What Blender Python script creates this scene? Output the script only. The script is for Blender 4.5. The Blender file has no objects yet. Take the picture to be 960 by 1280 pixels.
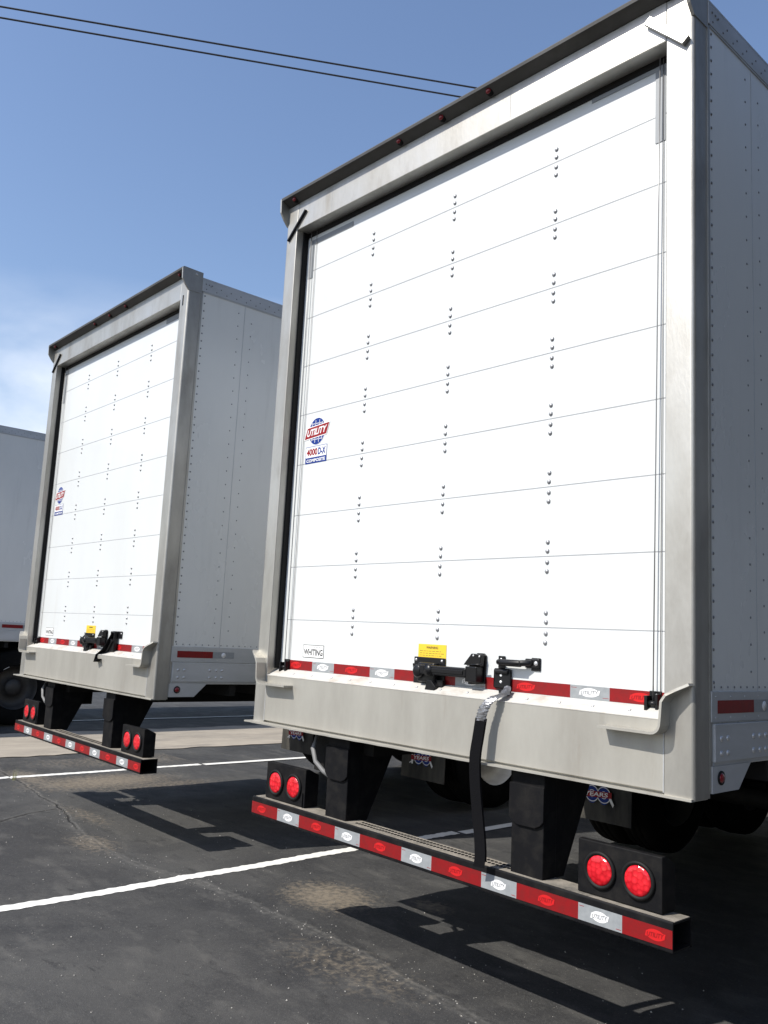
import bpy, bmesh, math, random
import numpy as np
from mathutils import Vector, Matrix
random.seed(7)
PI = math.pi
scene = bpy.context.scene
COL = scene.collection

# ------------------------------------------------------------------ camera
cam_d = bpy.data.cameras.new('camera'); cam = bpy.data.objects.new('camera', cam_d); COL.objects.link(cam)
cam_d.sensor_fit = 'HORIZONTAL'; cam_d.sensor_width = 36.0; cam_d.lens = 40.64
cam_d.clip_start = 0.05; cam_d.clip_end = 3000
_yaw, _pit, _rol = 0.83240, 0.14457, 0.05095
_f = Vector((-math.sin(_yaw)*math.cos(_pit), math.cos(_yaw)*math.cos(_pit), math.sin(_pit)))
_r = Vector((math.cos(_yaw), math.sin(_yaw), 0)); _u = _r.cross(_f)
_r2 = _r*math.cos(_rol) + _u*math.sin(_rol); _u2 = -_r*math.sin(_rol) + _u*math.cos(_rol)
cam.matrix_world = Matrix(((_r2.x, _u2.x, -_f.x, 4.0656), (_r2.y, _u2.y, -_f.y, -2.7999), (_r2.z, _u2.z, -_f.z, 1.5), (0, 0, 0, 1)))
scene.camera = cam

# ------------------------------------------------------------------ light
SUN = Vector((-0.28, -0.93, 1.0)).normalized()
EL = math.asin(SUN.z); AZ = math.atan2(SUN.x, SUN.y)
world = bpy.data.worlds.new('World'); scene.world = world; world.use_nodes = True
nt = world.node_tree; nt.nodes.clear(); N = nt.nodes.new; Lk = nt.links.new
wo = N('ShaderNodeOutputWorld'); bg = N('ShaderNodeBackground'); bg.inputs['Strength'].default_value = 0.126
sky = N('ShaderNodeTexSky'); sky.sky_type = 'NISHITA'; sky.sun_disc = False
sky.sun_elevation = EL; sky.sun_rotation = AZ; sky.air_density = 1.25; sky.dust_density = .9; sky.ozone_density = 1.5
# thin high clouds, laid out by direction of view on a far dome
tc = N('ShaderNodeTexCoord'); sep = N('ShaderNodeSeparateXYZ'); Lk(tc.outputs['Generated'], sep.inputs[0])
mp = N('ShaderNodeMapping'); mp.inputs['Scale'].default_value = (1.6, 1.6, 4.0); Lk(tc.outputs['Generated'], mp.inputs[0])
no = N('ShaderNodeTexNoise'); no.inputs['Scale'].default_value = 1.9; no.inputs['Detail'].default_value = 7; no.inputs['Roughness'].default_value = .52; no.inputs['Distortion'].default_value = .15
Lk(mp.outputs[0], no.inputs['Vector'])
cr = N('ShaderNodeValToRGB'); cr.color_ramp.elements[0].position = .36; cr.color_ramp.elements[1].position = .62; Lk(no.outputs[0], cr.inputs[0])
band = N('ShaderNodeMapRange'); band.inputs[1].default_value = .37; band.inputs[2].default_value = .25; Lk(sep.outputs['Z'], band.inputs[0])
band2 = N('ShaderNodeMapRange'); band2.inputs[1].default_value = .13; band2.inputs[2].default_value = .19; Lk(sep.outputs['Z'], band2.inputs[0])
mb = N('ShaderNodeMath'); mb.operation = 'MULTIPLY'; Lk(band.outputs[0], mb.inputs[0]); Lk(band2.outputs[0], mb.inputs[1])
mul = N('ShaderNodeMath'); mul.operation = 'MULTIPLY'; Lk(cr.outputs[0], mul.inputs[0]); Lk(mb.outputs[0], mul.inputs[1])
mx = N('ShaderNodeMix'); mx.data_type = 'RGBA'; mx.inputs['B'].default_value = (6.2, 6.7, 7.6, 1)
Lk(mul.outputs[0], mx.inputs['Factor']); tint = N('ShaderNodeMix'); tint.data_type = 'RGBA'; tint.blend_type = 'MULTIPLY'; tint.inputs['Factor'].default_value = 1; tint.inputs['B'].default_value = (.99, 1.0, 1.10, 1); Lk(sky.outputs[0], tint.inputs['A']); Lk(tint.outputs['Result'], mx.inputs['A']); Lk(mx.outputs['Result'], bg.inputs[0]); Lk(bg.outputs[0], wo.inputs[0])
sd = bpy.data.lights.new('sun', 'SUN'); sd.energy = 5.0; sd.angle = math.radians(.5); sd.color = (1, .955, .88)
so = bpy.data.objects.new('sun', sd); COL.objects.link(so); so.rotation_euler = (-SUN).to_track_quat('-Z', 'Y').to_euler(); so.location = (0, -10, 20)
vs = scene.view_settings; vs.view_transform = 'Standard'; vs.look = 'None'; vs.gamma = 1; vs.exposure = 0.30
try: vs.use_curve_mapping = False
except Exception: pass

# ------------------------------------------------------------------ materials
def mat(name, col, rough=.5, metal=0., col2=None, nscale=6., stretch=(1, 1, 1), bump=0., bscale=60., spec=.5, coat=0., fac=(.35, .65), rvar=0., extra=None, detail=5):
    m = bpy.data.materials.new(name); m.use_nodes = True; t = m.node_tree; b = t.nodes['Principled BSDF']
    b.inputs['Base Color'].default_value = (*col, 1); b.inputs['Roughness'].default_value = rough; b.inputs['Metallic'].default_value = metal
    b.inputs['Specular IOR Level'].default_value = spec; b.inputs['Coat Weight'].default_value = coat; b.inputs['Coat Roughness'].default_value = .05
    c = t.nodes.new('ShaderNodeTexCoord'); mpn = t.nodes.new('ShaderNodeMapping'); mpn.inputs['Scale'].default_value = stretch
    t.links.new(c.outputs['Object'], mpn.inputs[0])
    if col2 is not None or rvar:
        n = t.nodes.new('ShaderNodeTexNoise'); n.inputs['Scale'].default_value = nscale; n.inputs['Detail'].default_value = detail; n.inputs['Roughness'].default_value = .62
        t.links.new(mpn.outputs[0], n.inputs['Vector'])
        r = t.nodes.new('ShaderNodeMapRange'); r.inputs[1].default_value = fac[0]; r.inputs[2].default_value = fac[1]; t.links.new(n.outputs[0], r.inputs[0])
        if col2 is not None:
            x = t.nodes.new('ShaderNodeMix'); x.data_type = 'RGBA'; x.inputs['A'].default_value = (*col, 1); x.inputs['B'].default_value = (*col2, 1)
            t.links.new(r.outputs[0], x.inputs['Factor']); t.links.new(x.outputs['Result'], b.inputs['Base Color'])
        if rvar:
            r2 = t.nodes.new('ShaderNodeMapRange'); r2.inputs[1].default_value = fac[0]; r2.inputs[2].default_value = fac[1]
            r2.inputs[3].default_value = rough; r2.inputs[4].default_value = rough+rvar; t.links.new(n.outputs[0], r2.inputs[0]); t.links.new(r2.outputs[0], b.inputs['Roughness'])
    if bump:
        n = t.nodes.new('ShaderNodeTexNoise'); n.inputs['Scale'].default_value = bscale; n.inputs['Detail'].default_value = 4
        t.links.new(mpn.outputs[0], n.inputs['Vector']); bp = t.nodes.new('ShaderNodeBump'); bp.inputs['Strength'].default_value = bump; bp.inputs['Distance'].default_value = .004
        t.links.new(n.outputs[0], bp.inputs['Height']); t.links.new(bp.outputs[0], b.inputs['Normal'])
    return m
def layer(m, col, scale, lo, hi, stretch=(1, 1, 1), amt=1., detail=8):
    """a second, differently scaled stain over a material's base colour"""
    t = m.node_tree; b = t.nodes['Principled BSDF']; inp = b.inputs['Base Color']
    c = t.nodes.new('ShaderNodeTexCoord'); mpn = t.nodes.new('ShaderNodeMapping'); mpn.inputs['Scale'].default_value = stretch; mpn.inputs['Location'].default_value = (3.1, 1.7, 9.2)
    t.links.new(c.outputs['Object'], mpn.inputs[0]); n = t.nodes.new('ShaderNodeTexNoise'); n.inputs['Scale'].default_value = scale; n.inputs['Detail'].default_value = detail; n.inputs['Roughness'].default_value = .65
    t.links.new(mpn.outputs[0], n.inputs['Vector']); r = t.nodes.new('ShaderNodeMapRange'); r.inputs[1].default_value = lo; r.inputs[2].default_value = hi; r.inputs[4].default_value = amt
    t.links.new(n.outputs[0], r.inputs[0]); x = t.nodes.new('ShaderNodeMix'); x.data_type = 'RGBA'; x.inputs['B'].default_value = (*col, 1)
    if inp.is_linked: t.links.new(inp.links[0].from_socket, x.inputs['A'])
    else: x.inputs['A'].default_value = inp.default_value[:]
    t.links.new(r.outputs[0], x.inputs['Factor']); t.links.new(x.outputs['Result'], inp)
    return m
FR = mat('stainless_frame', (.48, .465, .425), .40, .76, (.30, .287, .26), 3.2, (1, 1, .35), .12, 90, rvar=.12)
layer(FR, (.25, .22, .18), 9, .57, .76, (1, 1, .22), .6); layer(FR, (.13, .08, .05), 30, .72, .78, (1, 1, .7), .6)
layer(FR, (.54, .53, .50), 2.2, .5, .7, (1, 1, .5), .5)
SILL = mat('painted_sill', (.45, .435, .39), .48, .55, (.33, .315, .28), 3, (1, 1, .3), .12, 80, rvar=.12)
layer(SILL, (.24, .20, .155), 10, .59, .78, (1, 1, .15), .55); layer(SILL, (.13, .075, .04), 34, .70, .76, (1, 1, .6), .7)
DOOR = mat('white_door_panel', (.60, .62, .62), .33, 0, (.57, .585, .58), 2, (1, 1, .4), coat=.2)
layer(DOOR, (.45, .43, .39), 6, .60, .85, (1, 1, .12), .35)
STRIP = mat('threshold_white', (.47, .455, .42), .5, 0, (.30, .25, .19), 9, (1, 1, 3), .2, 120, fac=(.5, .8))
SEAM = mat('door_seam', (.33, .34, .355), .6)
WALL = mat('white_side_skin', (.74, .735, .70), .20, .05, (.68, .68, .65), 1.3, (1, 1, .5), .10, 1.6, spec=.6, rvar=.08)
layer(WALL, (.40, .40, .38), 3, .58, .8, (1, 3, .3), .35)
RAIL = mat('aluminium_rail', (.52, .53, .54), .42, .35, (.42, .43, .43), 6, (1, .3, 1), .08, 60, rvar=.1)
RIV = mat('steel_rivet', (.20, .20, .205), .45, .6)
RIVL = mat('bright_rivet', (.5, .5, .5), .35, .5)
BLK = mat('black_gloss_metal', (.006, .006, .007), .3, 0, rvar=.15, spec=.3)
GUT = mat('dark_gutter_steel', (.085, .083, .08), .5, .2, (.055, .053, .05), 5)  # darker steel tone than the frame, over the whole gutter
RIVD = mat('grey_door_rivet', (.34, .34, .35), .4, .5)
DARK = mat('black_painted_steel', (.007, .007, .008), .55, 0, (.017, .016, .015), 14, fac=(.45, .75), bump=.15, spec=.09)
UNDER = mat('dirty_undercarriage', (.008, .008, .008), .75, 0, (.014, .013, .012), 5, spec=.2)
DUST = mat('dusty_bumper_top', (.16, .145, .12), .9, 0, (.27, .24, .20), 18, (1, 1, 1), .5, 140)
layer(DUST, (.04, .038, .035), 6, .55, .7)
GROM = mat('rubber_grommet', (.007, .007, .007), .6, spec=.2)
TIRE = mat('tyre_rubber', (.005, .005, .005), .9, 0, (.010, .0095, .009), 5, bump=.3, spec=.05)
RIMM = mat('white_wheel_rim', (.62, .60, .55), .45, .1, (.48, .45, .40), 8)
RIMD = mat('shade_toned_rim', (.03, .03, .03), .6, .2, (.05, .045, .04), 8)  # rim colour darkened to stand in for the shade around the wheels
FLAP = mat('mudflap_rubber', (.018, .018, .018), .6, 0, (.075, .07, .06), 3, (2, 1, .5), spec=.25)
TR = mat('red_reflective_film', (.21, .006, .008), .38, 0, (.17, .009, .010), 40, spec=.3, detail=2)
TW = mat('silver_reflective_film', (.29, .305, .315), .35, .1, (.25, .265, .275), 40, spec=.4, detail=2)
OVR = mat('bright_red_mark', (.50, .012, .014), .4, spec=.3)
OVW = mat('bright_white_mark', (.72, .72, .72), .4)
INK = mat('black_ink', (.02, .02, .02), .6)
INKG = mat('grey_ink', (.16, .17, .18), .6)
DR = mat('red_ink', (.24, .010, .014), .5, spec=.2)
DB = mat('blue_ink', (.008, .032, .20), .5, spec=.2)
WH = mat('white_film', (.80, .80, .79), .4)
YEL = mat('yellow_label', (.72, .48, .03), .5)
CABLE = mat('steel_cable', (.25, .25, .25), .4, .7)
BLKPL = mat('black_webbing', (.007, .007, .008), .8, 0, bump=.6, bscale=260, spec=.04)
DUCT = mat('crumpled_duct_tape', (.26, .26, .27), .3, .7, (.12, .12, .125), 30, bump=1., bscale=55)
GREYP = mat('grey_corner_patch', (.22, .235, .25), .5)  # thin flat grey shapes in the upper door corners
CLIP = mat('dark_red_lens', (.20, .006, .012), .2, coat=.5)
LENS = bpy.data.materials.new('red_lens'); LENS.use_nodes = True
t = LENS.node_tree; b = t.nodes['Principled BSDF']; b.inputs['Roughness'].default_value = .14; b.inputs['Coat Weight'].default_value = .25
c = t.nodes.new('ShaderNodeTexCoord'); v = t.nodes.new('ShaderNodeTexVoronoi'); v.inputs['Scale'].default_value = 48; v.inputs['Randomness'].default_value = .55; t.links.new(c.outputs['Object'], v.inputs['Vector'])
x = t.nodes.new('ShaderNodeMix'); x.data_type = 'RGBA'; x.inputs['A'].default_value = (.80, .022, .035, 1); x.inputs['B'].default_value = (.40, .002, .008, 1)
r = t.nodes.new('ShaderNodeMapRange'); r.inputs[1].default_value = .15; r.inputs[2].default_value = .75; t.links.new(v.outputs['Distance'], r.inputs[0]); t.links.new(r.outputs[0], x.inputs['Factor']); t.links.new(x.outputs['Result'], b.inputs['Base Color'])
bp = t.nodes.new('ShaderNodeBump'); bp.inputs['Strength'].default_value = .8; bp.inputs['Distance'].default_value = .004; t.links.new(v.outputs['Distance'], bp.inputs['Height']); t.links.new(bp.outputs[0], b.inputs['Normal'])

# ------------------------------------------------------------------ mesh helpers
class M:
    def __init__(s): s.v = []; s.f = []; s.m = []; s.mats = []; s.sm = []
    def mi(s, m):
        if m not in s.mats: s.mats.append(m)
        return s.mats.index(m)
    def add(s, vs, fs, m, smooth=False, T=None):
        o = len(s.v); k = s.mi(m)
        s.v += [tuple(T @ Vector(q)) if T else tuple(q) for q in vs]
        for f in fs: s.f.append(tuple(i+o for i in f)); s.m.append(k); s.sm.append(smooth)
        return s
    def addbm(s, bm, m, smooth=False, T=None):
        bm.verts.index_update(); s.add([q.co[:] for q in bm.verts], [[q.index for q in f.verts] for f in bm.faces], m, smooth, T); bm.free(); return s
    def box(s, x0, x1, y0, y1, z0, z1, m, bev=0., seg=2, T=None):
        bm = bmesh.new(); bmesh.ops.create_cube(bm, size=1)
        for q in bm.verts: q.co = ((x0+x1)/2+q.co.x*(x1-x0), (y0+y1)/2+q.co.y*(y1-y0), (z0+z1)/2+q.co.z*(z1-z0))
        if bev: bmesh.ops.bevel(bm, geom=bm.edges[:], offset=bev, segments=seg, affect='EDGES', profile=.5)
        return s.addbm(bm, m, False, T)
    def prism(s, pts, axis, a0, a1, m, bev=0.):
        """pts = 2D outline in the two other axes (x: y,z / y: x,z / z: x,y)"""
        def P(q, a): return {'x': (a, q[0], q[1]), 'y': (q[0], a, q[1]), 'z': (q[0], q[1], a)}[axis]
        bm = bmesh.new(); A = [bm.verts.new(P(q, a0)) for q in pts]; B = [bm.verts.new(P(q, a1)) for q in pts]; n = len(pts)
        bm.faces.new(A); bm.faces.new(B[::-1])
        for i in range(n): bm.faces.new((A[i], B[i], B[(i+1) % n], A[(i+1) % n]))
        bmesh.ops.recalc_face_normals(bm, faces=bm.faces[:])
        if bev: bmesh.ops.bevel(bm, geom=bm.edges[:], offset=bev, segments=2, affect='EDGES', profile=.5)
        return s.addbm(bm, m)
    def lathe(s, c, axis, prof, m, seg=24, smooth=True):
        """prof = (along, radius) pairs; closed where radius is 0"""
        a = {'x': (Vector((1, 0, 0)), Vector((0, 1, 0)), Vector((0, 0, 1))), 'y': (Vector((0, 1, 0)), Vector((0, 0, 1)), Vector((1, 0, 0))), 'z': (Vector((0, 0, 1)), Vector((1, 0, 0)), Vector((0, 1, 0)))}[axis]
        vs = []; fs = []; c = Vector(c)
        for (h, rr) in prof:
            for i in range(seg):
                th = 2*PI*i/seg; vs.append(c+a[0]*h+a[1]*rr*math.cos(th)+a[2]*rr*math.sin(th))
        for k in range(len(prof)-1):
            for i in range(seg): j = (i+1) % seg; fs.append((k*seg+i, k*seg+j, (k+1)*seg+j, (k+1)*seg+i))
        bm = bmesh.new(); bv = [bm.verts.new(q) for q in vs]
        for f in fs:
            try: bm.faces.new([bv[i] for i in f])
            except ValueError: pass
        bmesh.ops.remove_doubles(bm, verts=bm.verts[:], dist=1e-6); bmesh.ops.recalc_face_normals(bm, faces=bm.faces[:])
        return s.addbm(bm, m, smooth)
    def dome(s, p, n, r, m, h=.45, seg=8):
        """rivet head: p on the surface, n = '-y' or '+x' """
        d, ax = (-1, 'y') if n == '-y' else (1, 'x')
        return s.lathe(p, ax, [(0, r), (d*r*h*.6, r*.85), (d*r*h, r*.45), (d*r*h*1.1, 0.0)], m, seg)
    def tube(s, pts, rr, m, seg=8):
        pts = [Vector(q) for q in pts]; vs = []; fs = []
        for i, q in enumerate(pts):
            d = (pts[min(i+1, len(pts)-1)]-pts[max(i-1, 0)]).normalized(); up = Vector((0, 0, 1)) if abs(d.z) < .9 else Vector((1, 0, 0))
            a = d.cross(up).normalized(); b_ = a.cross(d)
            for k in range(seg): th = 2*PI*k/seg; vs.append(q+a*rr*math.cos(th)+b_*rr*math.sin(th))
        for i in range(len(pts)-1):
            for k in range(seg): j = (k+1) % seg; fs.append((i*seg+k, i*seg+j, (i+1)*seg+j, (i+1)*seg+k))
        fs.append(tuple(range(seg))[::-1]); fs.append(tuple((len(pts)-1)*seg+k for k in range(seg)))
        return s.add(vs, fs, m, True)
    def band(s, pts, w, th, m, wid=Vector((1, 0, 0)), smooth=True):
        """a strap of width w (along wid) and thickness th following pts"""
        pts = [Vector(q) for q in pts]; vs = []; fs = []; n = len(pts)
        for i, q in enumerate(pts):
            d = (pts[min(i+1, n-1)]-pts[max(i-1, 0)]).normalized(); nn = d.cross(wid).normalized()
            for a, b_ in ((-1, -1), (1, -1), (1, 1), (-1, 1)): vs.append(q+wid*(a*w/2)+nn*(b_*th/2))
        for i in range(n-1):
            for k in range(4): j = (k+1) % 4; fs.append((i*4+k, i*4+j, (i+1)*4+j, (i+1)*4+k))
        fs.append((0, 1, 2, 3)); fs.append(tuple((n-1)*4+k for k in (3, 2, 1, 0)))
        return s.add(vs, fs, m, False)
    def disc(s, c, rx, rz, m, y, seg=28, T=None):
        vs = [(c[0]+rx*math.cos(2*PI*i/seg), y, c[1]+rz*math.sin(2*PI*i/seg)) for i in range(seg)]
        return s.add(vs, [tuple(range(seg))], m, False, T)
    def quad(s, pts, m, T=None): return s.add(pts, [tuple(range(len(pts)))], m, False, T)
    def text(s, txt, cx, cz, w, h, m, y, shear=0., rot=0., bold=.0, face='-y', T=None):
        """lettering fitted into w x h, lying in a plane y = const that faces -y"""
        vs, fs = text_geo(txt, bold)
        R = Matrix.Rotation(rot, 4, 'Y')
        out = []
        for (a, b_) in vs:
            q = R @ Vector((a*w + shear*b_*h, 0, b_*h)); out.append((cx+q.x, y, cz+q.z))
        return s.add(out, fs, m, False, T)
    def build(s, name, parent=None, smooth=None, auto=None):
        me = bpy.data.meshes.new(name); me.from_pydata(s.v, [], s.f)
        for q in s.mats: me.materials.append(q)
        me.polygons.foreach_set('material_index', s.m); me.polygons.foreach_set('use_smooth', s.sm); me.update()
        o = bpy.data.objects.new(name, me); COL.objects.link(o)
        if parent: o.parent = parent
        return o
_tg = {}
def text_geo(txt, bold):
    k = (txt, bold)
    if k in _tg: return _tg[k]
    cu = bpy.data.curves.new('txt', 'FONT'); cu.body = txt; cu.offset = bold; cu.resolution_u = 3; cu.align_x = 'CENTER'
    o = bpy.data.objects.new('txt', cu); COL.objects.link(o); dg = bpy.context.evaluated_depsgraph_get(); dg.update()
    me = bpy.data.meshes.new_from_object(o.evaluated_get(dg))
    vs = [(q.co.x, q.co.y) for q in me.vertices]; fs = [tuple(p.vertices) for p in me.polygons]
    bpy.data.objects.remove(o); bpy.data.curves.remove(cu); bpy.data.meshes.remove(me)
    xs = [q[0] for q in vs]; ys = [q[1] for q in vs]; x0, x1, y0, y1 = min(xs), max(xs), min(ys), max(ys)
    vs = [((a-(x0+x1)/2)/(x1-x0), (b_-(y0+y1)/2)/(y1-y0)) for a, b_ in vs]
    _tg[k] = (vs, fs); return _tg[k]
def tag(o, label=None, cat=None, group=None, kind=None):
    for k, q in (('label', label), ('category', cat), ('group', group), ('kind', kind)):
        if q: o[k] = q
    return o
def copy_tree(o, parent=None):
    c = o.copy(); COL.objects.link(c); c.parent = parent
    for ch in list(o.children): copy_tree(ch, c)
    return c

# ------------------------------------------------------------------ ground
CRACKS = [[(-7.0, .75), (-5.144, .532), (-4.483, .452), (-3.888, .401), (-3.247, .322), (-2.66, .199), (-2.023, .066), (-1.653, .013), (-1.276, .037), (-.906, .1), (-.565, .157), (-.115, .191), (.351, .171), (.632, .168), (1.178, .131), (1.633, .075), (2.4, -.05), (3.4, -.25)],
          [(-2.45, -.9), (-2.807, -.271), (-2.994, -.004), (-3.047, .26)]]
rng = np.random.default_rng(3)
_ph = rng.uniform(0, 6.28, (14, 2)); _fr = np.array([(.5, .8), (.9, -.6), (1.7, 1.1), (-2.3, 1.9), (3.1, 3.6), (-4.7, 3.9), (6.3, -5.1)])
def hgt(x, y):
    z = 0*x
    for i, (a, b_) in enumerate(_fr): z = z + .0035/(1+i*.8)*np.sin(a*x*1.3+b_*y*1.3+_ph[i, 0])
    return z
def jag(x, y):
    return .014*np.sin(5.3*x+3*y+1)+.007*np.sin(11.7*x-7*y+2)+.004*np.sin(27*x+13*y)+.0025*np.sin(61*x-37*y)+.0025*np.sin(143*x+59*y)
def crackd(x, y, lines):
    d = np.full(x.shape, 9.)
    xx = x+.5*jag(y, x); yy = y+jag(x, y)
    for L in lines:
        for (a, b_) in zip(L[:-1], L[1:]):
            a = np.array(a); b2 = np.array(b_); ab = b2-a; tt = np.clip(((xx-a[0])*ab[0]+(yy-a[1])*ab[1])/(ab@ab), 0, 1)
            d = np.minimum(d, np.hypot(xx-a[0]-tt*ab[0], yy-a[1]-tt*ab[1]))
    return d
def asphalt(name, attrs):
    m = bpy.data.materials.new(name); m.use_nodes = True; t = m.node_tree; b = t.nodes['Principled BSDF']; n = t.nodes.new; l = t.links.new
    c = n('ShaderNodeTexCoord'); b.inputs['Specular IOR Level'].default_value = .35
    def noise(sc, det=6, rough=.6, st=(1, 1, 1), dist=0.):
        mp_ = n('ShaderNodeMapping'); mp_.inputs['Scale'].default_value = st; l(c.outputs['Object'], mp_.inputs[0])
        q = n('ShaderNodeTexNoise'); q.inputs['Scale'].default_value = sc; q.inputs['Detail'].default_value = det; q.inputs['Roughness'].default_value = rough; q.inputs['Distortion'].default_value = dist
        l(mp_.outputs[0], q.inputs['Vector']); return q.outputs[0]
    def rmp(s_, lo, hi, a=0., b_=1.):
        q = n('ShaderNodeMapRange'); q.inputs[1].default_value = lo; q.inputs[2].default_value = hi; q.inputs[3].default_value = a; q.inputs[4].default_value = b_; l(s_, q.inputs[0]); return q.outputs[0]
    def mixc(f, A, B):
        q = n('ShaderNodeMix'); q.data_type = 'RGBA'
        if isinstance(f, float): q.inputs['Factor'].default_value = f
        else: l(f, q.inputs['Factor'])
        for k, w in (('A', A), ('B', B)):
            if isinstance(w, tuple): q.inputs[k].default_value = (*w, 1)
            else: l(w, q.inputs[k])
        return q.outputs['Result']
    col = mixc(rmp(noise(.7, 8, .68, dist=.6), .42, .62), (.030, .030, .031), (.058, .057, .055))
    col = mixc(rmp(noise(2.6, 6, .6, (1, 2.2, 1)), .52, .70, 0, .75), col, (.088, .085, .079))
    col = mixc(rmp(noise(5, 6, .7, (1, 2.6, 1), .4), .57, .68, 0, .8), col, (.020, .020, .021))
    col = mixc(rmp(noise(55, 6, .75), .52, .70, 0, .6), col, (.092, .090, .084)); col = mixc(rmp(noise(14, 7, .75, (1, 1.8, 1)), .56, .70, 0, .55), col, (.022, .022, .023))
    g = noise(210, 3, .7); col = mixc(rmp(g, .58, .72, 0, .7), col, (.16, .155, .145))
    col = mixc(rmp(g, .40, .30, 0, .6), col, (.015, .015, .015))
    vo = n('ShaderNodeTexVoronoi'); vo.inputs['Scale'].default_value = 60; l(c.outputs['Object'], vo.inputs['Vector'])
    sel = n('ShaderNodeMath'); sel.operation = 'MULTIPLY'; l(rmp(vo.outputs['Distance'], .16, .10), sel.inputs[0])
    sc_ = n('ShaderNodeSeparateColor'); l(vo.outputs['Color'], sc_.inputs[0]); l(rmp(sc_.outputs[0], .89, .92), sel.inputs[1]); col = mixc(sel.outputs[0], col, (.28, .265, .235))
    v2 = n('ShaderNodeTexVoronoi'); v2.inputs['Scale'].default_value = 2.3; l(c.outputs['Object'], v2.inputs['Vector']); s2_ = n('ShaderNodeSeparateColor'); l(v2.outputs['Color'], s2_.inputs[0])
    ad = n('ShaderNodeMath'); ad.operation = 'MULTIPLY_ADD'; l(noise(40, 5, .7), ad.inputs[0]); ad.inputs[1].default_value = .05; l(v2.outputs['Distance'], ad.inputs[2])
    o2 = n('ShaderNodeMath'); o2.operation = 'MULTIPLY'; l(rmp(ad.outputs[0], .085, .05), o2.inputs[0]); l(rmp(s2_.outputs[1], .55, .6, 0, .7), o2.inputs[1]); col = mixc(o2.outputs[0], col, (.014, .014, .014))
    if attrs:
        at = n('ShaderNodeAttribute'); at.attribute_name = 'wear'; s3 = n('ShaderNodeSeparateColor'); l(at.outputs['Color'], s3.inputs[0])
        nz = noise(26, 5, .7)
        def modm(o, lo=.25, hi=.9):
            a_ = n('ShaderNodeMath'); a_.operation = 'MULTIPLY_ADD'; l(nz, a_.inputs[0]); a_.inputs[1].default_value = 2.2; l(o, a_.inputs[2])
            b2 = n('ShaderNodeMath'); b2.operation = 'MULTIPLY'; l(rmp(a_.outputs[0], 1.25, 1.95), b2.inputs[0]); l(rmp(o, 0, .25), b2.inputs[1]); return b2.outputs[0]
        col = mixc(rmp(modm(s3.outputs[1]), 0, 1, 0, .55), col, (.135, .130, .120))
        col = mixc(rmp(modm(s3.outputs[2]), 0, 1, 0, .85), col, (.21, .175, .13))
        col = mixc(s3.outputs[0], col, (.008, .008, .008))
    l(col, b.inputs['Base Color']); l(rmp(noise(3), .3, .7, .62, .85), b.inputs['Roughness'])
    bp_ = n('ShaderNodeBump'); bp_.inputs['Strength'].default_value = .9; bp_.inputs['Distance'].default_value = .003; l(noise(160, 4, .7), bp_.inputs['Height']); l(bp_.outputs[0], b.inputs['Normal'])
    return m
def grid(name, x0, x1, y0, y1, step, zf, m, colf=None):
    xs = np.arange(x0, x1+1e-6, step); ys = np.arange(y0, y1+1e-6, step); X, Y = np.meshgrid(xs, ys); nx, ny = len(xs), len(ys)
    Z = zf(X, Y); co = np.stack([X, Y, Z], -1).reshape(-1, 3)
    i = np.arange(nx*ny).reshape(ny, nx); q = np.stack([i[:-1, :-1], i[:-1, 1:], i[1:, 1:], i[1:, :-1]], -1).reshape(-1, 4)
    me = bpy.data.meshes.new(name); me.vertices.add(len(co)); me.vertices.foreach_set('co', co.ravel().astype(np.float32))
    me.loops.add(q.size); me.loops.foreach_set('vertex_index', q.ravel().astype(np.int32)); me.polygons.add(len(q)); me.polygons.foreach_set('loop_start', (np.arange(len(q))*4).astype(np.int32)); me.polygons.foreach_set('loop_total', np.full(len(q), 4, np.int32))
    me.polygons.foreach_set('use_smooth', np.ones(len(q), bool)); me.update(); me.validate()
    if colf is not None:
        ca = me.color_attributes.new('wear', 'FLOAT_COLOR', 'POINT'); ca.data.foreach_set('color', colf(X, Y).reshape(-1).astype(np.float32))
    me.materials.append(m); o = bpy.data.objects.new(name, me); COL.objects.link(o); return o
SAND = [(.0, .62, .30, .24, .75), (.47, 1.0, .14, .10, .6), (-4.1, 1.15, .40, .75, .75), (-4.55, .62, .55, .18, .6), (-1.85, .02, .30, .16, .45), (-2.7, .35, .5, .12, .35), (.9, .0, .5, .22, .3), (-5.3, 1.9, .5, 1.2, .35), (-3.7, 1.5, .25, .7, .45)]
def crack_z(X, Y):
    d = crackd(X, Y, CRACKS); return hgt(X, Y) - .010*np.exp(-(d/.009)**2)*np.where(X < -2.3, 1., .35) + .004*np.exp(-(d/.035)**2)
def wear(X, Y):
    d = crackd(X, Y, CRACKS); out = np.zeros(X.shape+(4,)); out[..., 3] = 1
    gap = .55+.45*np.sin(5*X+1.3)*np.sin(9*X+Y*3); w_ = np.where(X < -2.3, .0075, .005)+.005*np.clip(gap, 0, 1)
    near = np.where(X < -2.3, 1., .25)
    out[..., 0] = np.clip(1.15-(d/w_)**2, 0, 1)*np.clip(gap+.35, .15, 1)*near
    out[..., 1] = np.exp(-(d/.040)**2)*.60
    for (a, b_, c_, e_, s_) in SAND: out[..., 2] = np.maximum(out[..., 2], s_*np.exp(-(((X-a)/c_)**2+((Y-b_)/e_)**2)**1.3))
    return out
ASPH = asphalt('asphalt', True); ASPF = asphalt('asphalt_far', False)
tag(grid('parking_lot', -5.6, 4.2, -1.7, 2.6, .009, crack_z, ASPH, wear), kind='structure')
g = M(); g.quad([(-900, -900, -.012), (900, -900, -.012), (900, 900, -.012), (-900, 900, -.012)], ASPF); tag(g.build('ground'), kind='structure')
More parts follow.
